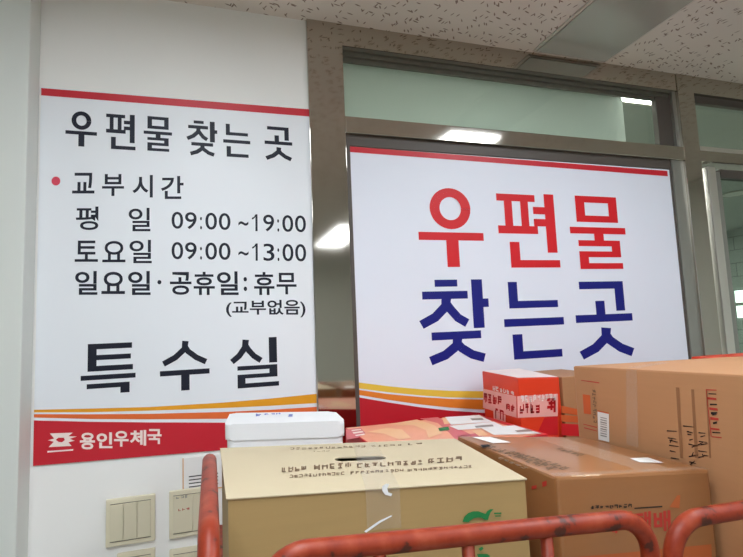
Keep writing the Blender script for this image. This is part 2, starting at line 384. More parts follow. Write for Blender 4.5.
lamp(-0.75, -0.43, -2.95, -1.75, 'unseen fill light added behind the viewer, ahead of the rear left one', M['lamp_rear'])  # added out of view for softer, more even light
lamp(-0.18, 0.14, -1.95, -0.75, 'unseen fill light added over the left sign and pillar', M['lamp'])  # added out of view to light the sign and the pillar's side
lamp(-0.75, -0.43, -4.35, -3.15, 'unseen fill light added at the rear left of the room', M['lamp_rear'])  # another added rear fill, out of view
lamp(2.06, 2.38, -2.95, -1.75, 'unseen fill light added at the far right of the room', M['lamp_rear'])  # added fill from the right, out of view
lamp(1.64, 1.95, 0.075, 0.215, 'small lit ceiling light seen through the right end of the window glass', M['lamp2'])
for x0, y0, lab in ((0.75, 0.55, 'unseen fill light added behind the frosted window strip'), (1.3, 2.4, 'unseen fill light added near the far corridor wall'), (2.7, 2.3, 'unseen fill light added beyond the glass door'), (4.3, 2.4, 'unseen fill light added next to the tiled wall')):
    lamp(x0, x0+0.3, y0, y0+1.1, lab, M['lamp2'])  # added out of sight to brighten the film and the view through the door
dl = on_z(735, 193, ZC)
t = empty('downlight', (dl.x, dl.y, ZC), 'small round downlight seen through the glass door', 'downlight')
tube('rim', [(dl.x+0.10*math.cos(k*math.pi/16), dl.y+0.10*math.sin(k*math.pi/16), ZC-0.007) for k in range(33)], 0.006, M['alu'], t, seg=8)
prism('lens', [(dl.x+0.094*math.cos(k*math.pi/12), dl.y+0.094*math.sin(k*math.pi/12), ZC-0.002) for k in range(24)], [(dl.x+0.094*math.cos(k*math.pi/12), dl.y+0.094*math.sin(k*math.pi/12), ZC-0.010) for k in range(24)], M['track'], t)

# ---- heavy gothic syllables drawn stroke by stroke, box 0..1 (x right, y down)
def Hb(y0, y1, x0, x1): return [(x0, y0), (x1, y0), (x1, y1), (x0, y1)]
def Leg(pts, w0, w1, asp):                                   # a slanted stroke of changing width
    L, R2 = [], []
    for i, p in enumerate(pts):
        a = pts[max(0, i-1)]; b = pts[min(len(pts)-1, i+1)]; dx_, dy_ = (b[0]-a[0])*asp, b[1]-a[1]; l = math.hypot(dx_, dy_)
        w_ = (w0+(w1-w0)*i/(len(pts)-1))/2; nx, ny = -dy_/l*w_/asp, dx_/l*w_
        L.append((p[0]+nx, p[1]+ny)); R2.append((p[0]-nx, p[1]-ny))
    return [[L[i], L[i+1], R2[i+1], R2[i]] for i in range(len(pts)-1)]
def Ring(cx, cy, rx, ry, tx, ty, n=36):
    P = []
    for k in range(n):
        a, b = 2*math.pi*k/n, 2*math.pi*(k+1)/n
        P.append([(cx+rx*math.cos(a), cy+ry*math.sin(a)), (cx+rx*math.cos(b), cy+ry*math.sin(b)), (cx+(rx-tx)*math.cos(b), cy+(ry-ty)*math.sin(b)), (cx+(rx-tx)*math.cos(a), cy+(ry-ty)*math.sin(a))])
    return P
def siot(ax, ay, xl, xr, yb, w, asp):                        # two spread legs from an apex
    return Leg([(ax+0.01, ay), (ax-0.01, ay+(yb-ay)*0.34), (ax-(ax-xl)*0.42, ay+(yb-ay)*0.68), (xl+0.03, yb-0.035)], w*1.15, w*1.0, asp) + \
           Leg([(ax-0.01, ay+(yb-ay)*0.2), (ax+0.06, ay+(yb-ay)*0.44), (ax+(xr-ax)*0.5, ay+(yb-ay)*0.72), (xr-0.03, yb-0.035)], w*1.0, w*1.0, asp)
GL = {
 '우': [Hb(.565, .665, 0, 1), Hb(.66, 1, .41, .60)] + Ring(.5, .262, .315, .262, .15, .115),
 '편': [Hb(.02, .115, 0, .64), Hb(.445, .55, 0, .66), Hb(.11, .45, .12, .25), Hb(.11, .45, .39, .52), Hb(0, .80, .80, .97), Hb(.18, .28, .60, .81), Hb(.345, .445, .60, .81), Hb(.66, 1, .17, .33), Hb(.90, 1, .17, 1)],
 '물': [Hb(0, .09, .13, .88), Hb(.27, .36, .13, .88), Hb(0, .36, .13, .29), Hb(0, .36, .72, .88), Hb(.43, .52, 0, 1), Hb(.51, .65, .42, .59), Hb(.61, .69, .13, .88), Hb(.76, .84, .13, .88), Hb(.92, 1, .13, .90), Hb(.62, .84, .72, .88), Hb(.76, 1, .13, .29)],
 '찾': [Hb(0, .085, .24, .56), Hb(.14, .235, .06, .70), Hb(0, .60, .76, .92), Hb(.24, .345, .90, 1.0), Hb(.63, .725, .16, .86)] + siot(.385, .2, .0, .70, .57, .105, .86) + siot(.51, .70, .10, .92, 1.0, .105, .86),
 '는': [Hb(0, .34, .10, .25), Hb(.25, .345, .10, .92), Hb(.48, .58, 0, 1), Hb(.68, 1, .12, .28), Hb(.90, 1, .12, .93)],
 '곳': [Hb(0, .10, .10, .88), Hb(0, .40, .72, .88), Hb(.26, .46, .36, .52), Hb(.44, .54, 0, 1)] + siot(.5, .62, .02, .98, 1.0, .115, .76),
 '특': [Hb(0, .11, .12, .93), Hb(.225, .325, .12, .91), Hb(.44, .545, .12, .95), Hb(0, .54, .12, .28), Hb(.62, .715, 0, 1), Hb(.79, .885, .11, .89), Hb(.79, 1, .72, .89)],
 '수': [Hb(.585, .69, 0, 1), Hb(.68, 1, .42, .59)] + siot(.5, 0, .04, .96, .48, .115, 1.0),
 '실': [Hb(0, .52, .80, .97), Hb(.56, .645, .14, .97), Hb(.73, .81, .14, .97), Hb(.91, 1, .14, 1), Hb(.56, .81, .80, .97), Hb(.73, 1, .14, .30)] + siot(.31, .03, .0, .66, .50, .115, .98),
}
def brush(name, items, y, m, parent):
    P = []
    for c_, u0, u1, v0, v1 in items:
        X0 = on_y(u0, (v0+v1)/2, y).x; X1 = on_y(u1, (v0+v1)/2, y).x; T = on_y((u0+u1)/2, v0, y).z; B_ = on_y((u0+u1)/2, v1, y).z
        P += [[(X0+(X1-X0)*px_, y-3e-5*k_, T+(B_-T)*py_) for px_, py_ in Q] for k_, Q in enumerate(GL[c_])]
    return flat(name, P, m, parent)

# ================================================================== THE SIGNS
def pane(name, pix, y, m, parent):                       # outline on the plane y
    return flat(name, [[on_y(u, v, y) for u, v in pix]], m, parent)
# ---- left sign
YS = -0.004
sign = empty('information_sign', on_y(33, 466, 0), 'tall white sign with black opening hours and red foot band on the left wall', 'sign')
slab('board', [on_y(u, v, YS) for u, v in ((41, 87), (309, 109), (317.5, 442), (33, 466))], (0, -YS-0.0005, 0), M['vinyl'], sign)
y1 = YS - 0.0004; y2 = YS - 0.0008
pane('red_stripe', ((41.2, 88), (309.1, 109.3), (309.3, 116.5), (41.1, 95.3)), y1, M['band'], sign)
pane('yellow_swoosh', ((34, 409.8), (90, 408.6), (150, 407.0), (223, 402.6), (270, 398.6), (316.6, 393.8), (316.8, 403), (270, 405.8), (223, 408), (150, 410.6), (90, 412.2), (34, 412.4)), y1, M['yellow'], sign)
pane('orange_swoosh', ((34, 414.2), (90, 414.3), (150, 413.8), (223, 412), (270, 409.8), (316.8, 406.8), (317, 415), (270, 417.2), (223, 418.8), (150, 419.3), (90, 419), (34, 417.5)), y1, M['orange'], sign)
pane('red_band', ((33.9, 420.4), (90, 421.8), (150, 422.4), (223, 422.6), (270, 421.6), (317, 419.5), (317.5, 442), (33, 466)), y1, M['band'], sign)
# per-glyph placing: (text, weight, u0, u1, top0, bottom0, top1, bottom1)
def line(chars, wt):
    return [(c, wt, u0, u1, a, b, a, b) for c, u0, u1, a, b in chars]
brush('title_lettering', [('우', 65.5, 97, 111.5, 146.5), ('편', 106, 135.6, 114, 149.5), ('물', 143.7, 172, 116.8, 151.2)], y1, M['ink'], sign)
brush('title_lettering', [('찾', 186.3, 217.3, 121, 155.5), ('는', 223.2, 250.2, 124.5, 157.2)], y1, M['ink'], sign)
brush('title_lettering', [('곳', 264.6, 292.2, 127, 160)], y1, M['ink'], sign)
write('heading_lettering', line([('교', 72.2, 94.5, 172.8, 193.5), ('부', 102, 124, 174, 196), ('시', 132.5, 152.8, 175, 197.5), ('간', 161, 183.6, 176, 199)], 0.017), y1, M['ink'], sign)
def digits(txt, u0, u1, a0, b0, a1, b1):                     # grotesque figures, one by one; a bare stem and flag for the 1
    n = len(txt); w_ = {':': 0.5}; tot = sum(w_.get(c_, 1.0) for c_ in txt); out = []; x = u0
    for c_ in txt:
        cw = (u1-u0)*w_.get(c_, 1.0)/tot; f0 = (x-u0)/(u1-u0); f1 = (x+cw-u0)/(u1-u0)
        pa, pb = (0.07, 0.93) if c_ != ':' else (0.36, 0.64)
        if c_ == '1': pa, pb = 0.18, 0.62
        L = lambda f, p, q: p+(q-p)*f
        g0, g1 = L(pa, f0, f1), L(pb, f0, f1); e = 0.26 if c_ == ':' else 0.0
        A0, B0, A1, B1 = L(g0, a0, a1), L(g0, b0, b1), L(g1, a0, a1), L(g1, b0, b1)
        out.append((c_, 0.006, x+cw*pa, x+cw*pb, A0+(B0-A0)*e, B0, A1+(B1-A1)*e, B1)); x += cw
    return out
def row(day, d0, d1, tl):
    for d_ in ([day[:1], day[1:]] if len(day) == 2 else [day]):
        write('day_lettering', line(d_, 0.012), y1, M['ink'], sign)
    for it in (digits(*d0), [('~', 0.010) + tl], [q for q in digits(*d1) if q[0] != '1']):
        write('hours_lettering', it, y1, M['ink'], sign)
    for q in digits(*d0)+digits(*d1):
        if q[0] == '1':
            _, _, u0, u1, a0, b0, a1, b1 = q; wv = (u1-u0)
            flat('hours_lettering', [[on_y(u, v, y1) for u, v in Q] for Q in (((u0+wv*0.62, a0), (u1, a0), (u1+0.1, b1), (u0+wv*0.62+0.1, b1)), ((u0+wv*0.66, a0), (u0+wv*0.66, a0+2.6), (u0+wv*0.3, a0+4.6), (u0, a0+5.2), (u0, a0+3.6), (u0+wv*0.35, a0+2.6)))], M['ink'], sign)
row([('평', 75.8, 98.4, 206.5, 230), ('일', 128.6, 150.4, 207.8, 231.3)], ('09:00', 170.6, 231.4, 211.6, 228.6, 213.3, 230.2), ('19:00', 249.6, 306.8, 214.2, 231, 215.6, 232.4), (238.4, 248.4, 221.2, 225.6, 221.5, 225.8))
row([('토', 74.8, 98, 240.6, 261.8), ('요', 102.4, 125.5, 241, 262.2), ('일', 129.4, 151.8, 239.8, 263.2)], ('09:00', 170.6, 231.4, 241.9, 259.2, 242.9, 260), ('13:00', 249.8, 307, 243.4, 260.6, 244.2, 261.6), (238.4, 248.6, 251.2, 255.4, 251.4, 255.6))
write('closed_lettering', line([('일', 75, 97.5, 271, 294.8), ('요', 101.5, 125, 271.8, 294), ('일', 128, 150.6, 271, 295), ('공', 169.9, 191.5, 272, 294.8), ('휴', 193.6, 214.8, 271.8, 295), ('일', 217, 238.5, 271.3, 295)], 0.017)
    + [('·', 0.03, 157.4, 161.4, 280, 284.4, 280, 284.4)], y1, M['ink'], sign)
write('closed_lettering', line([('휴', 254, 274.4, 272, 295), ('무', 276.5, 296.5, 272.8, 294.4)], 0.017) + [(':', 0.02, 243.6, 247, 277, 291, 277, 291)], y1, M['ink'], sign)
write('note_lettering', [('(교부없음)', 0.018, 226, 305.4, 300.6, 316.8, 299.4, 317.4)], y1, M['ink'], sign)
brush('room_lettering', [('특', 80.8, 135.6, 343.3, 393.6), ('수', 159.9, 209.5, 341, 390.4), ('실', 230.4, 278.6, 337.9, 387.3)], y1, M['ink'], sign)
pane('bullet', [(55.9+4.4*math.cos(k*math.pi/10), 181+4.5*math.sin(k*math.pi/10)) for k in range(20)], y1, M['dot'], sign)
write('office_lettering', line([('용', 79.9, 95, 432.8, 449.4), ('인', 96.5, 112.5, 432.4, 448.2), ('우', 114, 128.6, 431, 446.6), ('체', 129.8, 146.2, 430, 445.6), ('국', 147.4, 161.6, 429, 444)], 0.03), y2, M['white'], sign)
Zm = lambda x, yy: (30+x/4.953, 410+yy/4.953)
emb = [[Zm(*p) for p in Q] for Q in (
    ((98, 116), (212, 112), (190, 130), (232, 131), (196, 143), (168, 137), (140, 137), (120, 141)),
    ((120, 141), (140, 137), (128, 148), (142, 158), (118, 157), (88, 150)),
    ((196, 143), (222, 152), (190, 160), (158, 160), (172, 149), (168, 137)),
    ((118, 157), (142, 158), (158, 160), (190, 160), (206, 178), (92, 184)))]
flat('emblem', [[on_y(u, v, y2) for u, v in Q] for Q in emb], M['white'], sign)
pane('emblem_underline', [Zm(86, 203), Zm(215, 194), Zm(213, 201), Zm(86, 211)], y2, M['white'], sign)

# ---- poster in the window
YP = 0.004
post = empty('window_poster', (XQ0, YP, 0.95), 'large white window poster with red and blue lettering behind the boxes', 'poster')
box('sheet', (XQ0, YP, 0.93), (XQ1, YP+0.004, on_y(500, 157.5, YP).z), M['poster'], post)
p1 = YP - 0.0005
pane('red_stripe', ((349, 146.3), (500, 158), (667.3, 170.9), (667.9, 176.3), (500, 163.3), (349.2, 152)), p1, M['red'], post)
pane('yellow_swoosh', ((356.8, 382.2), (388, 386.2), (420, 389.2), (450, 390.8), (482, 391.2), (530, 388), (600, 380), (690, 366), (690, 382), (600, 393), (530, 397.5), (482, 398), (450, 397.4), (420, 395.4), (388, 392.2), (357, 388.2)), p1, M['yellow2'], post)
pane('orange_swoosh', ((357, 389.6), (388, 394), (420, 397), (450, 398.8), (482, 399.5), (530, 399), (600, 395), (690, 386), (690.5, 400), (600, 407), (530, 409.8), (482, 409.5), (450, 407.6), (420, 404.4), (388, 399.8), (357.1, 394.6)), p1, M['orange2'], post)
pane('red_foot', ((357.2, 397), (388, 402.4), (420, 407.2), (450, 410.6), (482, 412.8), (530, 413.5), (600, 411), (690.5, 404), (700, 520), (366, 560)), p1, M['darkred'], post)
brush('red_lettering', [('우', 418.2, 483, 188.3, 267), ('편', 498.4, 557.6, 193.4, 267.6), ('물', 570.2, 625.4, 196.6, 269)], p1, M['letter_red'], post)
brush('blue_lettering', [('찾', 419, 489.8, 279.6, 362.6), ('는', 504, 563.8, 281.6, 358.4), ('곳', 575.8, 632.6, 281.4, 356.8)], p1, M['letter_blue'], post)

# ================================================================== SWITCHES ON THE LEFT WALL
def switch(u0, v0, u1, v1, n, label, h=None):
    a = on_y(u0, v0); b = on_y(u1, v1); x0, x1, z1 = a.x, b.x, a.z; z0 = z1-(h or (x1-x0)*1.02)
    t = empty('light_switch', ((x0+x1)/2, 0, z0), label, 'light switch', 'wall switches under the sign')
    box('face_plate', (x0, -0.010, z0), (x1, -0.0005, z1), M['plastic'], t, bevel=0.003)
    m = 0.010; wr = (x1-x0-2*m)/n
    for k in range(n):
        box('rocker', (x0+m+k*wr+0.0006, -0.0145, z0+0.014), (x0+m+(k+1)*wr-0.0006, -0.009, z1-0.014), M['plastic2'], t, bevel=0.0015)
    for zz in (z0+0.0115, z1-0.0135):
        box('groove', (x0+m, -0.0106, zz), (x1-m, -0.0098, zz+0.0012), M['gasket'], t)
    return t, x0, x1, z0, z1
switch(106.5, 499, 155.5, 494.5, 3, 'ivory light switch with three rockers, nearest the left pillar, under the red band', 0.118)
t, x0, x1, z0, z1 = switch(169.3, 490.5, 216, 486.6, 2, 'ivory light switch with handwritten notes below the small paper card', 0.122)
scribble('handwriting', lambda s, q: Vector((x0+0.012+s*0.05, -0.0149, z1-0.05+q*0.04)), [(0.7, 0.92, 0.1, 0.75, 3)], M['alu'], t, seed=3)
scribble('handwriting', lambda s, q: Vector((x0+0.012+s*0.05, -0.0149, z1-0.06+q*0.04)), [(0.2, 0.36, 0.2, 0.8, 3)], M['redprint'], t, seed=4)
switch(117.5, 552.6, 155.5, 549.5, 2, 'lower left ivory light switch, only its top edge in view', 0.118)
switch(169.5, 549, 216, 546, 2, 'lower right ivory light switch below the one with handwriting', 0.118)
a = on_y(182.5, 458); b = on_y(222, 487.5)
card = empty('paper_card', (a.x, 0, b.z), 'small white paper card with black lines taped under the red band', 'card')
box('sheet', (a.x, -0.004, b.z), (b.x, -0.0005, a.z), M['paper'], card)
flat('border', [[Vector((p, -0.0044, q)) for p, q in Q] for Q in (((a.x, b.z), (b.x, b.z), (b.x, b.z+0.003), (a.x, b.z+0.003)), ((a.x, b.z), (a.x+0.003, b.z), (a.x+0.003, a.z), (a.x, a.z)))], M['paperline'], card)
flat('printed_lines', [[Vector((p, -0.0044, q)) for p, q in ((a.x+0.016, z), (b.x-0.01, z), (b.x-0.01, z+0.0028), (a.x+0.016, z+0.0028))] for z in (b.z+0.012, b.z+0.021, b.z+0.030, b.z+0.039)], M['black'], card)

# ================================================================== RED ROLL CAGE
ZS = 1.10                                                   # shelf the parcels stand on
def yf(x): return -0.932 - 0.03*x                           # plane of the front gates
cx0, cx1, cyf, cyb = -0.025, 1.30, -0.945, -0.045
cart = empty('roll_cage_trolley', ((cx0+cx1)/2, (cyf+cyb)/2, 0), 'chipped red tubular roll cage trolley holding the parcels', 'trolley')
box('base_deck', (cx0, cyf, 0.17), (cx1, cyb, 0.21), M['paint'], cart, bevel=0.006)
box('shelf', (cx0+0.03, cyf+0.04, ZS-0.03), (cx1-0.03, cyb, ZS), M['paint'], cart, bevel=0.004)
for x in (cx0+0.06, cx1-0.06):
    for y in (cyf+0.07, cyb-0.07):
        tube('shelf_post', [(x, y, 0.2), (x, y, ZS-0.02)], 0.016, M['paint'], cart)
for x in (cx0+0.12, cx1-0.12):
    for y in (cyf+0.12, cyb-0.12):
        c = tube('caster', [(x, y, 0.175), (x, y, 0.13)], 0.022, M['alu'], cart)
        tube('wheel', [(x-0.018, y, 0.0625), (x+0.018, y, 0.0625)], 0.062, M['rubber'], c, seg=24)
        f = bmesh.new(); add_box(f, (x-0.03, y-0.02, 0.05), (x-0.022, y+0.02, 0.14)); add_box(f, (x+0.022, y-0.02, 0.05), (x+0.03, y+0.02, 0.14)); add_box(f, (x-0.03, y-0.02, 0.125), (x+0.03, y+0.02, 0.14))
        from_bm('fork', f, M['alu'], c)
R_ = 0.0118
# left side hoop
xs = -0.0045; zl = 1.385
side = tube('side_panel', fillet([(xs, yf(0)+0.005, 0.2), (xs, yf(0)+0.005, zl), (xs, -0.515, zl), (xs, -0.515, 0.2)], 0.05), R_, M['paint'], cart)
for z in (0.45, 0.75, 1.05):
    tube('side_rail', [(xs, yf(0)+0.012, z), (xs, -0.522, z)], 0.008, M['paint'], side)
tube('side_panel', fillet([(cx1, yf(cx1)+0.01, 0.2), (cx1, yf(cx1)+0.01, 1.32), (cx1, -0.5, 1.32), (cx1, -0.5, 0.2)], 0.05), R_, M['paint'], cart)
# front gates
def gp(u, v):                                               # a point on the gate plane
    d = ray(u, v); k = (-0.932 - EYE.y)/(d.y+0.03*d.x); return EYE + d*k
def gate(pts, bars, rails, zb=0.24):
    bm = bmesh.new(); sweep(bm, pts, R_, 16)
    g = from_bm('gate', bm, M['paint'], cart, smooth=True)
    for x, zt in bars: tube('bar', [(x, yf(x), zb), (x, yf(x), zt)], 0.0078, M['paint'], g, seg=12)
    xa, xb = pts[0].x, pts[-1].x
    for z in rails: tube('cross_rail', [(xa, yf(xa), z), (xb, yf(xb), z)], 0.0085, M['paint'], g, seg=12)
    return g
L0 = gp(300, 551.5); L1 = gp(465, 533.5); L2 = gp(611, 521)
xl, xr = gp(262, 566).x, gp(650, 552).x
zt = lambda x: L0.z + (L2.z-L0.z)*(x-L0.x)/(L2.x-L0.x)
hoop = fillet([(xl, yf(xl), 0.24), (xl, yf(xl), zt(xl)), (xr, yf(xr), zt(xr)), (xr, yf(xr), 0.24)], 0.046, 10)
bars = [(gp(u, 545).x, zt(gp(u, 545).x)) for u in (292, 379, 468, 547)]
gate(hoop, bars, (0.5, 0.8, 1.1))
K0 = gp(672, 552); K1 = gp(752, 508)
xk, xe = K0.x, 1.26
hoop2 = fillet([(xk, yf(xk), 0.24), (xk, yf(xk), K1.z+0.002), (xe, yf(xe), K1.z-0.01), (xe, yf(xe), 0.24)], 0.05, 10)
gate(hoop2, [(xk+0.1*k, K1.z-0.002) for k in range(2, 6)], (0.5, 0.8, 1.1))

# ================================================================== PARCELS
def quad_frame(tl, tr, br, bl, lift=0.0):
    tl, tr, br, bl = (Vector(p) for p in (tl, tr, br, bl)); n = (tr-tl).cross(bl-tl).normalized()
    if n.dot(EYE-tl) < 0: n = -n
    def f(s, t):                                            # s along the width, t from the near edge up to the far one
        return (bl*(1-s)+br*s)*(1-t) + (tl*(1-s)+tr*s)*t + n*lift
    return f
def drop(p, z): return Vector((p[0], p[1], z))
def patch(name, f, rects, m, parent):
    return flat(name, [[f(a, c), f(b, c), f(b, d), f(a, d)] for a, b, c, d in rects], m, parent)
def carton(name, top, zb, m_side, m_top, label, cat='cardboard box', bevel=0.003, lid=0.0):
    c = sum((Vector(p) for p in top), Vector())/4
    root = empty(name, (c.x, c.y, zb), label, cat)
    body = prism('body', top, [drop(p, zb) for p in top], m_side, root, bevel)
    return root, body

# --- tan box with a hand hole, front left
S_ = 0.05
A = [on_z(u, v, 1.39, S_) for u, v in ((220, 448), (455, 438.5), (527, 478.5), (226, 498.5))]      # back left, back right, front right, front left
c = sum(A, Vector())/4
tanbox = empty('cardboard_box', (c.x, c.y, ZS), 'tan cardboard box with black hand hole on top and a green logo in front', 'cardboard box')
LIDH = Vector((0, 0, -0.0022))
inner = [p + (c-p)*0.012 + LIDH for p in A]; wall2 = [p + (c-p)*0.035 + LIDH for p in A]
bm = bmesh.new(); ot = [bm.verts.new(p) for p in inner]; it = [bm.verts.new(p) for p in wall2]
ob = [bm.verts.new(drop(p, ZS+0.0005)) for p in inner]; ib = [bm.verts.new(drop(p, ZS+0.006)) for p in wall2]
for i in range(4):
    j = (i+1) % 4
    bm.faces.new((ot[i], ot[j], ob[j], ob[i])); bm.faces.new((it[i], it[j], ib[j], ib[i])); bm.faces.new((ot[i], ot[j], it[j], it[i]))
bm.faces.new(ob); bm.faces.new(ib)
from_bm('body', bm, M['tan_shaded'], tanbox)
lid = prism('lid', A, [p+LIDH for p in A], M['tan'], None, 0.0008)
h0, h1 = on_z(334.5, 459.5, 1.39, S_), on_z(386, 457.3, 1.39, S_)
d_ = (h1-h0).normalized(); per = Vector((-d_.y, d_.x, 0)); rr = 0.0145
loop = [h1 - d_*rr + rr*(math.cos(a)*d_ + math.sin(a)*per) for a in [(-0.5+k/8)*math.pi for k in range(9)]] + [h0 + d_*rr + rr*(-math.cos(a)*d_ - math.sin(a)*per) for a in [(-0.5+k/8)*math.pi for k in range(9)]]
cut = prism('cutter', [p+Vector((0, 0, 0.02)) for p in loop], [p-Vector((0, 0, 0.03)) for p in loop], M['tan'])
md = lid.modifiers.new('hole', 'BOOLEAN'); md.operation = 'DIFFERENCE'; md.object = cut; md.solver = 'EXACT'
dg = bpy.context.evaluated_depsgraph_get(); dg.update()
lm = bpy.data.meshes.new_from_object(lid.evaluated_get(dg)); lid.modifiers.clear(); lid.data = lm
bpy.data.objects.remove(cut)
lid.parent = tanbox; lid.matrix_parent_inverse = tanbox.matrix_world.inverted()
def topA(s, t): pass
fA = quad_frame(A[0], A[1], A[2], A[3], 0.0006)
def px_rows(z, s, rows, lift=0.0007):
    """printed rows given by their pixel quads on a tilted top: (u0, v0, u1, v1, height, count)"""
    out = []
    for u0, v0, u1, v1, hh, n in rows:
        q = [on_z(u0, v0-hh, z, s), on_z(u1, v1-hh, z, s), on_z(u1, v1, z, s), on_z(u0, v0, z, s)]
        out.append((quad_frame(*q, lift=lift), n))
    return out
for k, (f, n) in enumerate(px_rows(1.39, S_, [(289, 450.3, 366, 447.6, 2.2, 13), (370, 447.6, 402, 446, 1.8, 5), (407, 445.6, 423, 444.8, 2.2, 2), (312, 452.2, 330, 451.6, 1.0, 4)])):
    scribble('printed_words', f, [(0, 1, 0, 1, n)], M['print'], tanbox, 3, 20+k)
for k, (f, n) in enumerate(px_rows(1.39, S_, [(281, 472.8, 307, 471.2, 5.2, 4), (313, 470.8, 352, 468.2, 5.6, 5), (356, 468.4, 424, 464.6, 4.4, 9), (427, 464.4, 463, 461.6, 5.2, 4), (289, 478.4, 345, 475.2, 3.2, 12), (350, 475, 404, 472, 3.0, 11), (407, 472.2, 473, 468, 2.8, 13)])):
    scribble('printed_words', f, [(0, 1, 0, 1, n)], M['print'], tanbox, 4, 40+k)
# tape over the lid and down the front
tq = [on_z(352, 443, 1.39, S_), on_z(376, 442, 1.39, S_), on_z(400, 487.5, 1.39, S_), on_z(366, 489.8, 1.39, S_)]
tq = [p+Vector((0, 0, 0.0005)) for p in tq]
tq[2] = A[3] + (A[2]-A[3])*((tq[2].x-A[3].x)/(A[2].x-A[3].x)) + Vector((0, -0.001, 0.0008)); tq[3] = A[3] + (A[2]-A[3])*((tq[3].x-A[3].x)/(A[2].x-A[3].x)) + Vector((0, -0.001, 0.0008))
flat('clear_tape', [tq, [tq[3], tq[2], tq[2]+Vector((0, 0.0006, -0.055)), tq[3]+Vector((0, 0.0006, -0.055))]], M['tape'], tanbox)
fr = lambda u, v: (lambda d, n: EYE + d*((A[3]-EYE).dot(n)/d.dot(n)) + n*0.001)(ray(u, v), (A[2]-A[3]).cross(Vector((0, 0, 1))).normalized())
for q_ in ([[fr(u, v) for u, v in ((382, 486), (386, 483.5), (389, 484), (387, 488), (388, 492), (392, 493.5), (391, 496), (385, 494.5), (382, 490.5))],
                    [fr(u, v) for u, v in ((364, 531), (379, 520.5), (391, 515), (392, 516), (380, 522.5), (366, 532.5))]]): flat('tape_scrap', [q_], M['glue'], tanbox)
# green printed apple-like mark
gm = [[fr(450+x/6.755, 490+y/6.761) for x, y in Q] for Q in (
    ((82, 213), (95, 180), (120, 155), (155, 142), (190, 142), (215, 152), (238, 160), (250, 140), (270, 128), (292, 128), (272, 150), (262, 175), (255, 200), (232, 200), (212, 186), (185, 185), (160, 190), (135, 205), (125, 216)),
    ((295, 152), (345, 150), (345, 160), (296, 162)), ((300, 170), (340, 170), (340, 178), (304, 179)),
    ((165, 350), (215, 350), (198, 366), (172, 368)), ((190, 395), (215, 380), (225, 395), (205, 412)), ((180, 430), (250, 430), (270, 445), (240, 470), (190, 460)))]
flat('green_logo', gm[:3], M['green'], tanbox); flat('green_logo', gm[3:], M['green'], tanbox)

# --- white foam box behind the tan one
B = [on_z(u, v, 1.402, 0.02) for u, v in ((230, 413), (335, 411.2), (345, 420.5), (224.5, 424.5))]
c = sum(B, Vector())/4
foam = empty('foam_box', (c.x, c.y, ZS), 'white foam box with blue scribbles on its lid behind the tan box', 'foam box')
lidb = [p - Vector((0, 0, 0.036)) for p in B]
def rounded(top, r=0.016):
    out = []
    for i in range(4):
        p, a, b = top[i], top[i-1], top[(i+1) % 4]; u = (a-p).normalized()*r; v = (b-p).normalized()*r
        for k in range(6):
            t = k/5*math.pi/2; out.append(p + u*(1-math.sin(t)) + v*(1-math.cos(t)))
    return out
prism('lid', rounded(B), rounded(lidb), M['foam'], foam, 0.006)
low = [p + (c-p)*0.03 - Vector((0, 0, 0.0365)) for p in B]
prism('body', rounded(low), [drop(p, ZS+0.0005) for p in rounded(low)], M['foam'], foam, 0.003)
for k, (f, n) in enumerate(px_rows(1.402, 0.02, [(255, 417.6, 262, 417.2, 3.6, 1), (287, 417.2, 294, 416.8, 3.0, 1), (264, 415.4, 281, 414.8, 1.6, 3)], 0.0012)):
    scribble('marker_scribble', f, [(0, 1, 0, 1, n)], M['pen'], foam, 4, 60+k)

# --- flat peach gift box with white parcel labels
Cq = [on_z(u, v, 1.36, S_) for u, v in ((345, 428), (480, 414.5), (548, 434))]
Cq.append(Cq[0] + (Cq[2]-Cq[1])*0.93)
gift = carton('gift_box', Cq, ZS+0.0005, M['redlow'], None, 'flat peach and pink gift box with white parcel labels in front of the poster', 'gift box', 0.002)[0]
cz = lambda u, v: on_z(u, v, 1.36, S_)
up = Vector((0, 0, 0.0008)); up2 = Vector((0, 0, 0.0013)); up3 = Vector((0, 0, 0.0018))
def lay(name, quads, m, parent, f, lift): return flat(name, [[f(u, v)+lift for u, v in Q] for Q in quads], m, parent)
ctr = sum(Cq, Vector())/4
lay_top = [p + (ctr-p)*0.012 + up*0.6 for p in Cq]
lay_top[1] = lay_top[1] + (lay_top[0]-lay_top[1])*0.05; lay_top[2] = lay_top[2] + (lay_top[3]-lay_top[2])*0.07
flat('top_print', [lay_top], M['giftbox'], gift)
Zc = lambda x, y: (340+x/3.377, 405+y/3.377)
lay('magenta_print', [[Zc(*p) for p in Q] for Q in (((270, 47), (330, 42), (420, 90), (480, 118), (400, 128), (370, 96), (330, 62)), ((20, 84), (70, 78), (86, 96), (60, 112), (22, 118)), ((395, 108), (460, 96), (480, 108), (400, 124)))], M['magenta'], gift, cz, up)
lay('peach_print', [[Zc(*p) for p in Q] for Q in (((160, 66), (260, 50), (320, 70), (345, 96), (300, 112), (290, 86), (250, 70)), ((90, 92), (160, 78), (210, 84), (240, 112), (200, 118), (150, 98)), ((345, 44), (385, 41), (388, 62), (352, 66)), ((445, 88), (475, 84), (500, 102), (470, 106)))], M['peach'], gift, cz, up*1.2)
lay('white_script', [[Zc(*p) for p in Q] for Q in (((38, 86), (70, 82), (72, 86), (40, 90)), ((42, 94), (76, 89), (80, 94), (46, 99)), ((50, 103), (82, 98), (84, 102), (54, 107)))], M['white'], gift, cz, up*1.6)
lay('parcel_label', [[Zc(*p) for p in Q] for Q in (((355, 42), (470, 35), (515, 58), (375, 68)), ((368, 72), (520, 58), (552, 74), (400, 86)), ((478, 80), (590, 70), (680, 98), (520, 103)))], M['paper'], gift, cz, up2)
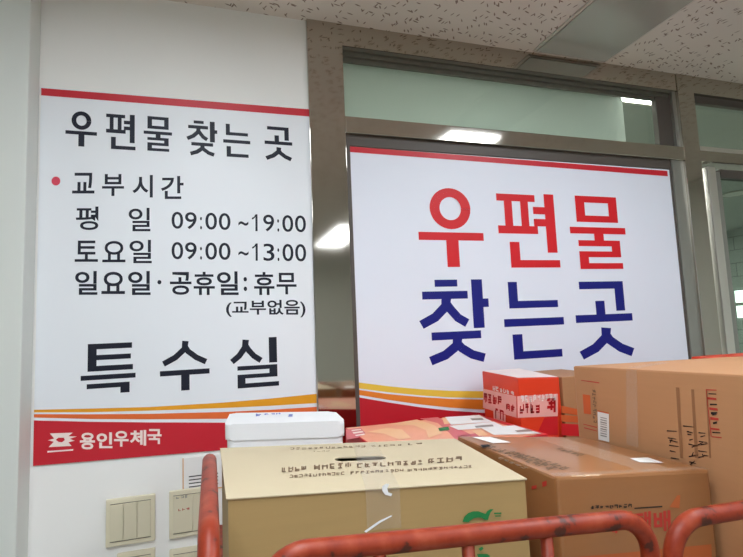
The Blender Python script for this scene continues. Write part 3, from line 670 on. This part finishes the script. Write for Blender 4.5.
for Q in (((440, 47), (480, 46), (486, 52), (446, 54)), ((455, 73), (515, 68), (520, 74), (460, 79)), ((590, 88), (640, 84), (652, 91), (600, 94))): lay('label_print', [[Zc(*p) for p in Q]], M['alu'], gift, cz, up3)
lay('green_sticker', [[Zc(*p) for p in ((332, 80), (366, 75), (370, 86), (336, 90))]], M['green'], gift, cz, up3)

# --- long brown parcel, front right
G = [on_z(u, v, 1.39, S_) for u, v in ((457, 436), (584, 437), (709, 469.5), (556, 477))]
brown = carton('cardboard_box', G, ZS+0.0005, M['kraft_gloss'], None, 'brown taped parcel with red lettering behind the gap in the red gates', bevel=0.005)[0]
gz = lambda u, v: on_z(u, v, 1.39, S_)
fG = quad_frame(G[0], G[1], G[2], G[3], 0.0008)
patch('clear_tape', quad_frame(G[0], G[1], G[2], G[3], 0.0012), [(0.56, 0.78, 0.0, 1.0), (0.0, 1.0, 0.0, 0.05)], M['tape'], brown)
for k, (P4, n, mm) in enumerate([(((489, 444), (557, 468), (549, 471), (482, 446)), 12, 'print'), (((512, 451), (572, 468), (563, 470.5), (506, 453)), 11, 'print'), (((500, 457), (530, 469), (526, 470), (497, 458.5)), 5, 'print'), (((560, 448), (586, 455), (580, 457), (555, 449.5)), 5, 'print')]):
    scribble('printed_words', quad_frame(*[gz(*p) for p in P4], lift=0.0008), [(0, 1, 0, 1, n)], M[mm], brown, 4, 80+k)
lay('white_label', [[(472, 437.6), (490, 437.4), (511, 443), (493, 443.8)]], M['paper'], brown, gz, up2)
lay('black_mark', [[(480, 445.5), (488, 445), (491, 447), (483, 448)]], M['black'], brown, gz, up2)
lay('clear_pocket', [[(630, 459), (648, 458), (664, 463.5), (640, 463)]], M['paper'], brown, gz, up2)
Gn = (G[2]-G[3]).cross(Vector((0, 0, 1))).normalized()
gf = lambda u, v: (lambda d: EYE + d*((G[3]-EYE).dot(Gn)/d.dot(Gn)) + Gn*0.0008)(ray(u, v))
def write_on(name, items, f, m, parent):                    # letters on any surface, placed by pixel quads TL TR BR BL
    vs, fs = [], []
    for text, wt, tl, tr, br, bl in items:
        V, F = glyphs(text, wt); xs = [v.x for v in V]; ys = [v.y for v in V]; x0, x1, y0, y1 = min(xs), max(xs), min(ys), max(ys)
        a, b, c_, d = f(*tl), f(*tr), f(*br), f(*bl); base = len(vs)
        for v in V:
            s = (v.x-x0)/(x1-x0); t = (v.y-y0)/(y1-y0); vs.append((d*(1-s)+c_*s)*(1-t) + (a*(1-s)+b*s)*t)
        fs += [tuple(base+i for i in q) for q in F]
    me = bpy.data.meshes.new(name); me.from_pydata(vs, [], fs); me.update(); return link(name, me, m, parent)
write_on('red_lettering', [('우', 0.03, (583, 513), (601, 512), (601, 533), (583, 534)), ('체', 0.03, (603, 512), (617, 511.5), (617, 533), (603, 533)), ('국', 0.03, (619, 512), (633, 511), (633, 532), (619, 533)), ('택', 0.03, (634.5, 512), (650.5, 511), (651, 532.5), (635, 533.5)), ('배', 0.03, (653, 511), (670, 510), (670.5, 531.5), (654, 532.5))], gf, M['redprint'], brown)
scribble('printed_words', quad_frame(gf(590, 505.5), gf(632, 503.5), gf(632, 507.5), gf(590, 509)), [(0, 1, 0, 1, 9)], M['black'], brown, 4, 90)
flat('printed_line', [[gf(*p) for p in ((634, 507.6), (662, 505.6), (662, 507), (634, 508.8))]], M['black'], brown)
flat('orange_print', [[gf(*p) for p in Q] for Q in (((560, 558), (620, 553), (711, 544), (712, 578), (561, 592)), ((669, 507), (677, 495), (680, 495), (679, 508)))], M['rust'], brown)
Gl = (G[3]-G[0]).cross(Vector((0, 0, 1))).normalized(); Gl = Gl if Gl.x < 0 else -Gl
gl = lambda u, v: (lambda d: EYE + d*((G[3]-EYE).dot(Gl)/d.dot(Gl)) + Gl*0.0008)(ray(u, v))
flat('red_mark', [[gl(*p) for p in Q] for Q in (((532, 486), (537, 485), (537, 488.5), (532, 489.5)), ((542.5, 482), (547, 480.5), (547, 485.5), (543, 487)))], M['redprint'], brown)

# --- big brown parcel at the right edge
XF_ = G[1].x*0.5 + G[2].x*0.5 + 0.019
F0 = on_x(573, 366, XF_); F1 = on_x(743, 374.6, XF_)
zf = (F0.z+F1.z)/2
yn = F1.y - 0.004
Fq = [Vector((XF_, F0.y, F0.z)), Vector((XF_+0.43, F0.y-0.058, F0.z)), Vector((XF_+0.43, yn, F1.z)), Vector((XF_, yn, F1.z))]
big = carton('cardboard_box', Fq, ZS+0.0005, M['kraft3'], None, 'tall brown parcel with barcode sticker and handwriting at the right edge', bevel=0.004)[0]
fx = lambda u, v: on_x(u, v, XF_-0.0008)
Zf = lambda x, y: (560+x/4.06, 340+y/4.058)
flat('orange_patch', [[fx(*Zf(*p)) for p in ((92, 220), (122, 224), (126, 302), (97, 298))]], M['orprint'], big)
for q_ in [[fx(*Zf(*p)) for p in Q] for Q in (((86, 162), (160, 172), (160, 176), (86, 165)), ((95, 340), (150, 353), (150, 357), (95, 343)), ((98, 354), (150, 368), (150, 371), (98, 358)))]: flat('red_rule', [q_], M['redprint'], big)
scribble('printed_words', quad_frame(fx(*Zf(134, 335)), fx(*Zf(130, 195)), fx(*Zf(146, 200)), fx(*Zf(150, 340))), [(0, 1, 0, 1, 9)], M['print'], big, 3, 101)
flat('barcode_sticker', [[on_x(*Zf(*p), XF_-0.0012) for p in ((152, 285), (198, 295), (200, 414), (156, 404))]], M['paper'], big)
flat('sticker_edge', [[on_x(*Zf(*p), XF_-0.0018) for p in ((152, 285), (198, 295), (198, 300), (152, 290))]], M['orprint'], big)
flat('barcode_bars', [[on_x(*Zf(*p), XF_-0.0018) for p in ((164, y_), (190, y_+6), (190, y_+9+k % 3), (164, y_+3+k % 3))] for k, y_ in enumerate(range(312, 392, 9))], M['alu'], big)
flat('clear_tape', [[fx(*Zf(*p)) for p in ((268, 118), (312, 122), (318, 436), (270, 424))]], M['tape'], big)
flat('tape_on_top', [[Vector((p.x, p.y, p.z+0.001)) for p in (on_z(*Zf(268, 114), zf), on_z(*Zf(312, 118), zf), on_z(*Zf(450, 93), zf), on_z(*Zf(405, 92), zf))]], M['tape'], big)
flat('printed_line', [[fx(*Zf(*p)) for p in Q] for Q in (((470, 192), (484, 193), (500, 480), (488, 478)), ((532, 200), (544, 201), (562, 480), (548, 478)), ((592, 205), (598, 205), (614, 480), (606, 478)))], M['kraft2'], big)
def zfx(x, y): return fx(660+x/6.193, 380+y/6.189)
flat('red_stamp', [[zfx(*p) for p in Q] for Q in (((285, 57), (350, 60), (350, 66), (285, 63)), ((292, 105), (348, 112), (350, 124), (294, 120)), ((304, 168), (356, 176), (358, 190), (306, 184)), ((310, 228), (362, 236), (364, 250), (312, 246)), ((314, 295), (368, 302), (370, 312), (316, 306)), ((322, 348), (382, 354), (382, 360), (322, 354)), ((283, 57), (288, 57), (320, 352), (315, 352)))], M['redprint'], big)
flat('black_stamp', [[zfx(*p) for p in Q] for Q in (((300, 82), (348, 84), (348, 90), (300, 88)), ((308, 146), (352, 148), (354, 156), (310, 156)), ((314, 198), (354, 198), (356, 206), (316, 214)), ((322, 212), (350, 208), (350, 214), (324, 220)), ((326, 262), (354, 256), (352, 270), (330, 274)), ((324, 320), (374, 324), (374, 330), (324, 328)))], M['black'], big)
hand = [((42, 314), (104, 318)), ((48, 358), (100, 366)), ((58, 372), (108, 384)), ((56, 404), (116, 412)), ((60, 438), (98, 446)), ((66, 482), (118, 490)), ((62, 388), (76, 362)),
        ((142, 284), (214, 292)), ((166, 318), (204, 328)), ((170, 336), (196, 340)), ((182, 372), (204, 366)), ((176, 396), (232, 410)), ((196, 416), (236, 402)), ((178, 474), (238, 464)), ((182, 506), (224, 518)), ((188, 524), (216, 500)), ((198, 470), (206, 446)),
        ((238, 326), (282, 330)), ((250, 352), (280, 344)), ((240, 380), (292, 386)), ((236, 402), (268, 384)), ((252, 400), (294, 394)), ((236, 438), (292, 446)), ((238, 478), (270, 474)), ((270, 466), (300, 470)), ((262, 458), (270, 478))]
HP = []
for (xa, ya), (xb, yb) in hand:
    n_ = Vector((yb-ya, xa-xb)).normalized()*3.2 if True else None
    n_ = Vector((-(yb-ya), xb-xa)).normalized()*3.6
    HP.append([zfx(xa+n_.x, ya+n_.y), zfx(xb+n_.x*0.5, yb+n_.y*0.5), zfx(xb-n_.x*0.5, yb-n_.y*0.5), zfx(xa-n_.x, ya-n_.y)])
flat('handwriting', HP, M['black'], big)

# --- red and orange carton by the poster
YD = -0.262
D0 = on_y(518, 378, YD); D1 = on_y(559, 377.2, YD); xd = D0.x
D2 = on_x(482, 371.2, xd)
ztd = (D0.z+D1.z)/2
Dq = [Vector((xd, D2.y, D2.z)), Vector((D1.x, D2.y, D2.z)), Vector((D1.x, YD, D1.z)), Vector((xd, YD, D0.z))]
redb = carton('cardboard_box', Dq, ZS+0.0005, M['redbox'], None, 'red orange printed carton with pink lettered band standing before the poster')[0]
dy = lambda u, v: on_y(u, v, YD-0.0008)
dx = lambda u, v: on_x(u, v, xd-0.0008)
Zd = lambda x, y: (480+x/7.43, 365+y/7.427)
flat('pale_top', [[p + (sum(Dq, Vector())/4-p)*0.02 + up for p in Dq]], M['pinktop'], redb)
flat('violet_print', [[on_z(*Zd(*p), ztd+0.002) for p in ((255, 48), (330, 46), (330, 66), (262, 66))]], M['violet'], redb)
flat('shade_lower', [[dy(*Zd(*p)) for p in ((480, 388), (578, 380), (578, 520), (420, 520))]], M['redlow'], redb)  # shade on the front's lower right, laid on as crimson
flat('pink_band', [[dy(*Zd(*p)) for p in ((276, 232), (578, 214), (578, 380), (280, 392))], [dx(*Zd(*p)) for p in ((24, 176), (270, 232), (272, 392), (22, 318))], [dx(*Zd(*p)) for p in ((98, 340), (190, 372), (190, 436), (102, 405))]], M['pink'], redb)
dy2 = lambda u, v: on_y(u, v, YD-0.0014); dx2 = lambda u, v: on_x(u, v, xd-0.0014)
scribble('red_words', quad_frame(dy2(*Zd(292, 292)), dy2(*Zd(448, 276)), dy2(*Zd(448, 356)), dy2(*Zd(292, 362))), [(0, 1, 0, 1, 4)], M['redlow'], redb, 7, 120)
scribble('red_words', quad_frame(dy2(*Zd(490, 248)), dy2(*Zd(572, 242)), dy2(*Zd(572, 350)), dy2(*Zd(490, 356))), [(0, 1, 0, 1, 1)], M['redlow'], redb, 8, 124)
scribble('red_words', quad_frame(dx2(*Zd(24, 205)), dx2(*Zd(165, 235)), dx2(*Zd(165, 300)), dx2(*Zd(24, 278))), [(0, 1, 0, 1, 4)], M['redlow'], redb, 7, 121)
scribble('red_words', quad_frame(dx2(*Zd(190, 285)), dx2(*Zd(262, 296)), dx2(*Zd(262, 352)), dx2(*Zd(190, 336))), [(0, 1, 0, 1, 2)], M['redlow'], redb, 7, 122)
scribble('red_words', quad_frame(dx2(*Zd(108, 318)), dx2(*Zd(180, 340)), dx2(*Zd(180, 420)), dx2(*Zd(110, 398))), [(0, 1, 0, 1, 2)], M['redlow'], redb, 4, 125)
scribble('white_words', quad_frame(dx2(*Zd(92, 150)), dx2(*Zd(255, 198)), dx2(*Zd(255, 226)), dx2(*Zd(92, 186))), [(0, 1, 0, 1, 6)], M['white'], redb, 5, 123)
scribble('white_words', quad_frame(dy2(*Zd(300, 228)), dy2(*Zd(570, 212)), dy2(*Zd(570, 262)), dy2(*Zd(300, 278))), [(0, 1, 0, 1, 9)], M['white'], redb, 5, 126)

# --- narrow brown carton beside it
E0 = D1.x + 0.003; E1 = E0 + 0.16
Eq = [Vector((E0, D2.y, ztd-0.003)), Vector((E1, D2.y, ztd-0.003)), Vector((E1, YD-0.008, ztd-0.003)), Vector((E0, YD-0.008, ztd-0.003))]
nar = carton('cardboard_box', Eq, ZS+0.0005, M['kraft'], None, 'brown carton with orange stripes and crimson foot beside the red carton')[0]
ey = lambda u, v: on_y(u, v, YD-0.009)
flat('orange_stripes', [[ey(*Zd(*p)) for p in Q] for Q in (((606, 302), (730, 330), (730, 374), (606, 354)), ((606, 370), (730, 380), (730, 428), (606, 420)))], M['orprint'], nar)
flat('crimson_foot', [[ey(*Zd(*p)) for p in ((606, 434), (760, 442), (760, 530), (606, 522))]], M['redlow'], nar)
# --- red carton behind the big parcel: only its top strip shows
H0 = on_y(691, 356.6, -0.34); hx0 = H0.x; hz_ = H0.z
Hq = [Vector((hx0, -0.34, hz_)), Vector((hx0+0.3, -0.34, hz_)), Vector((hx0+0.3, -0.5, hz_)), Vector((hx0, -0.5, hz_))]
carton('cardboard_box', Hq, ZS+0.0005, M['redbox'], None, 'red carton showing only its top strip behind the tall brown parcel')
for nm_, q_ in (('A', A), ('B', B), ('C', Cq), ('G', G), ('F', Fq), ('D', Dq), ('E', Eq), ('H', Hq)):
    print(nm_, [tuple(round(t_, 3) for t_ in p_) for p_ in q_])
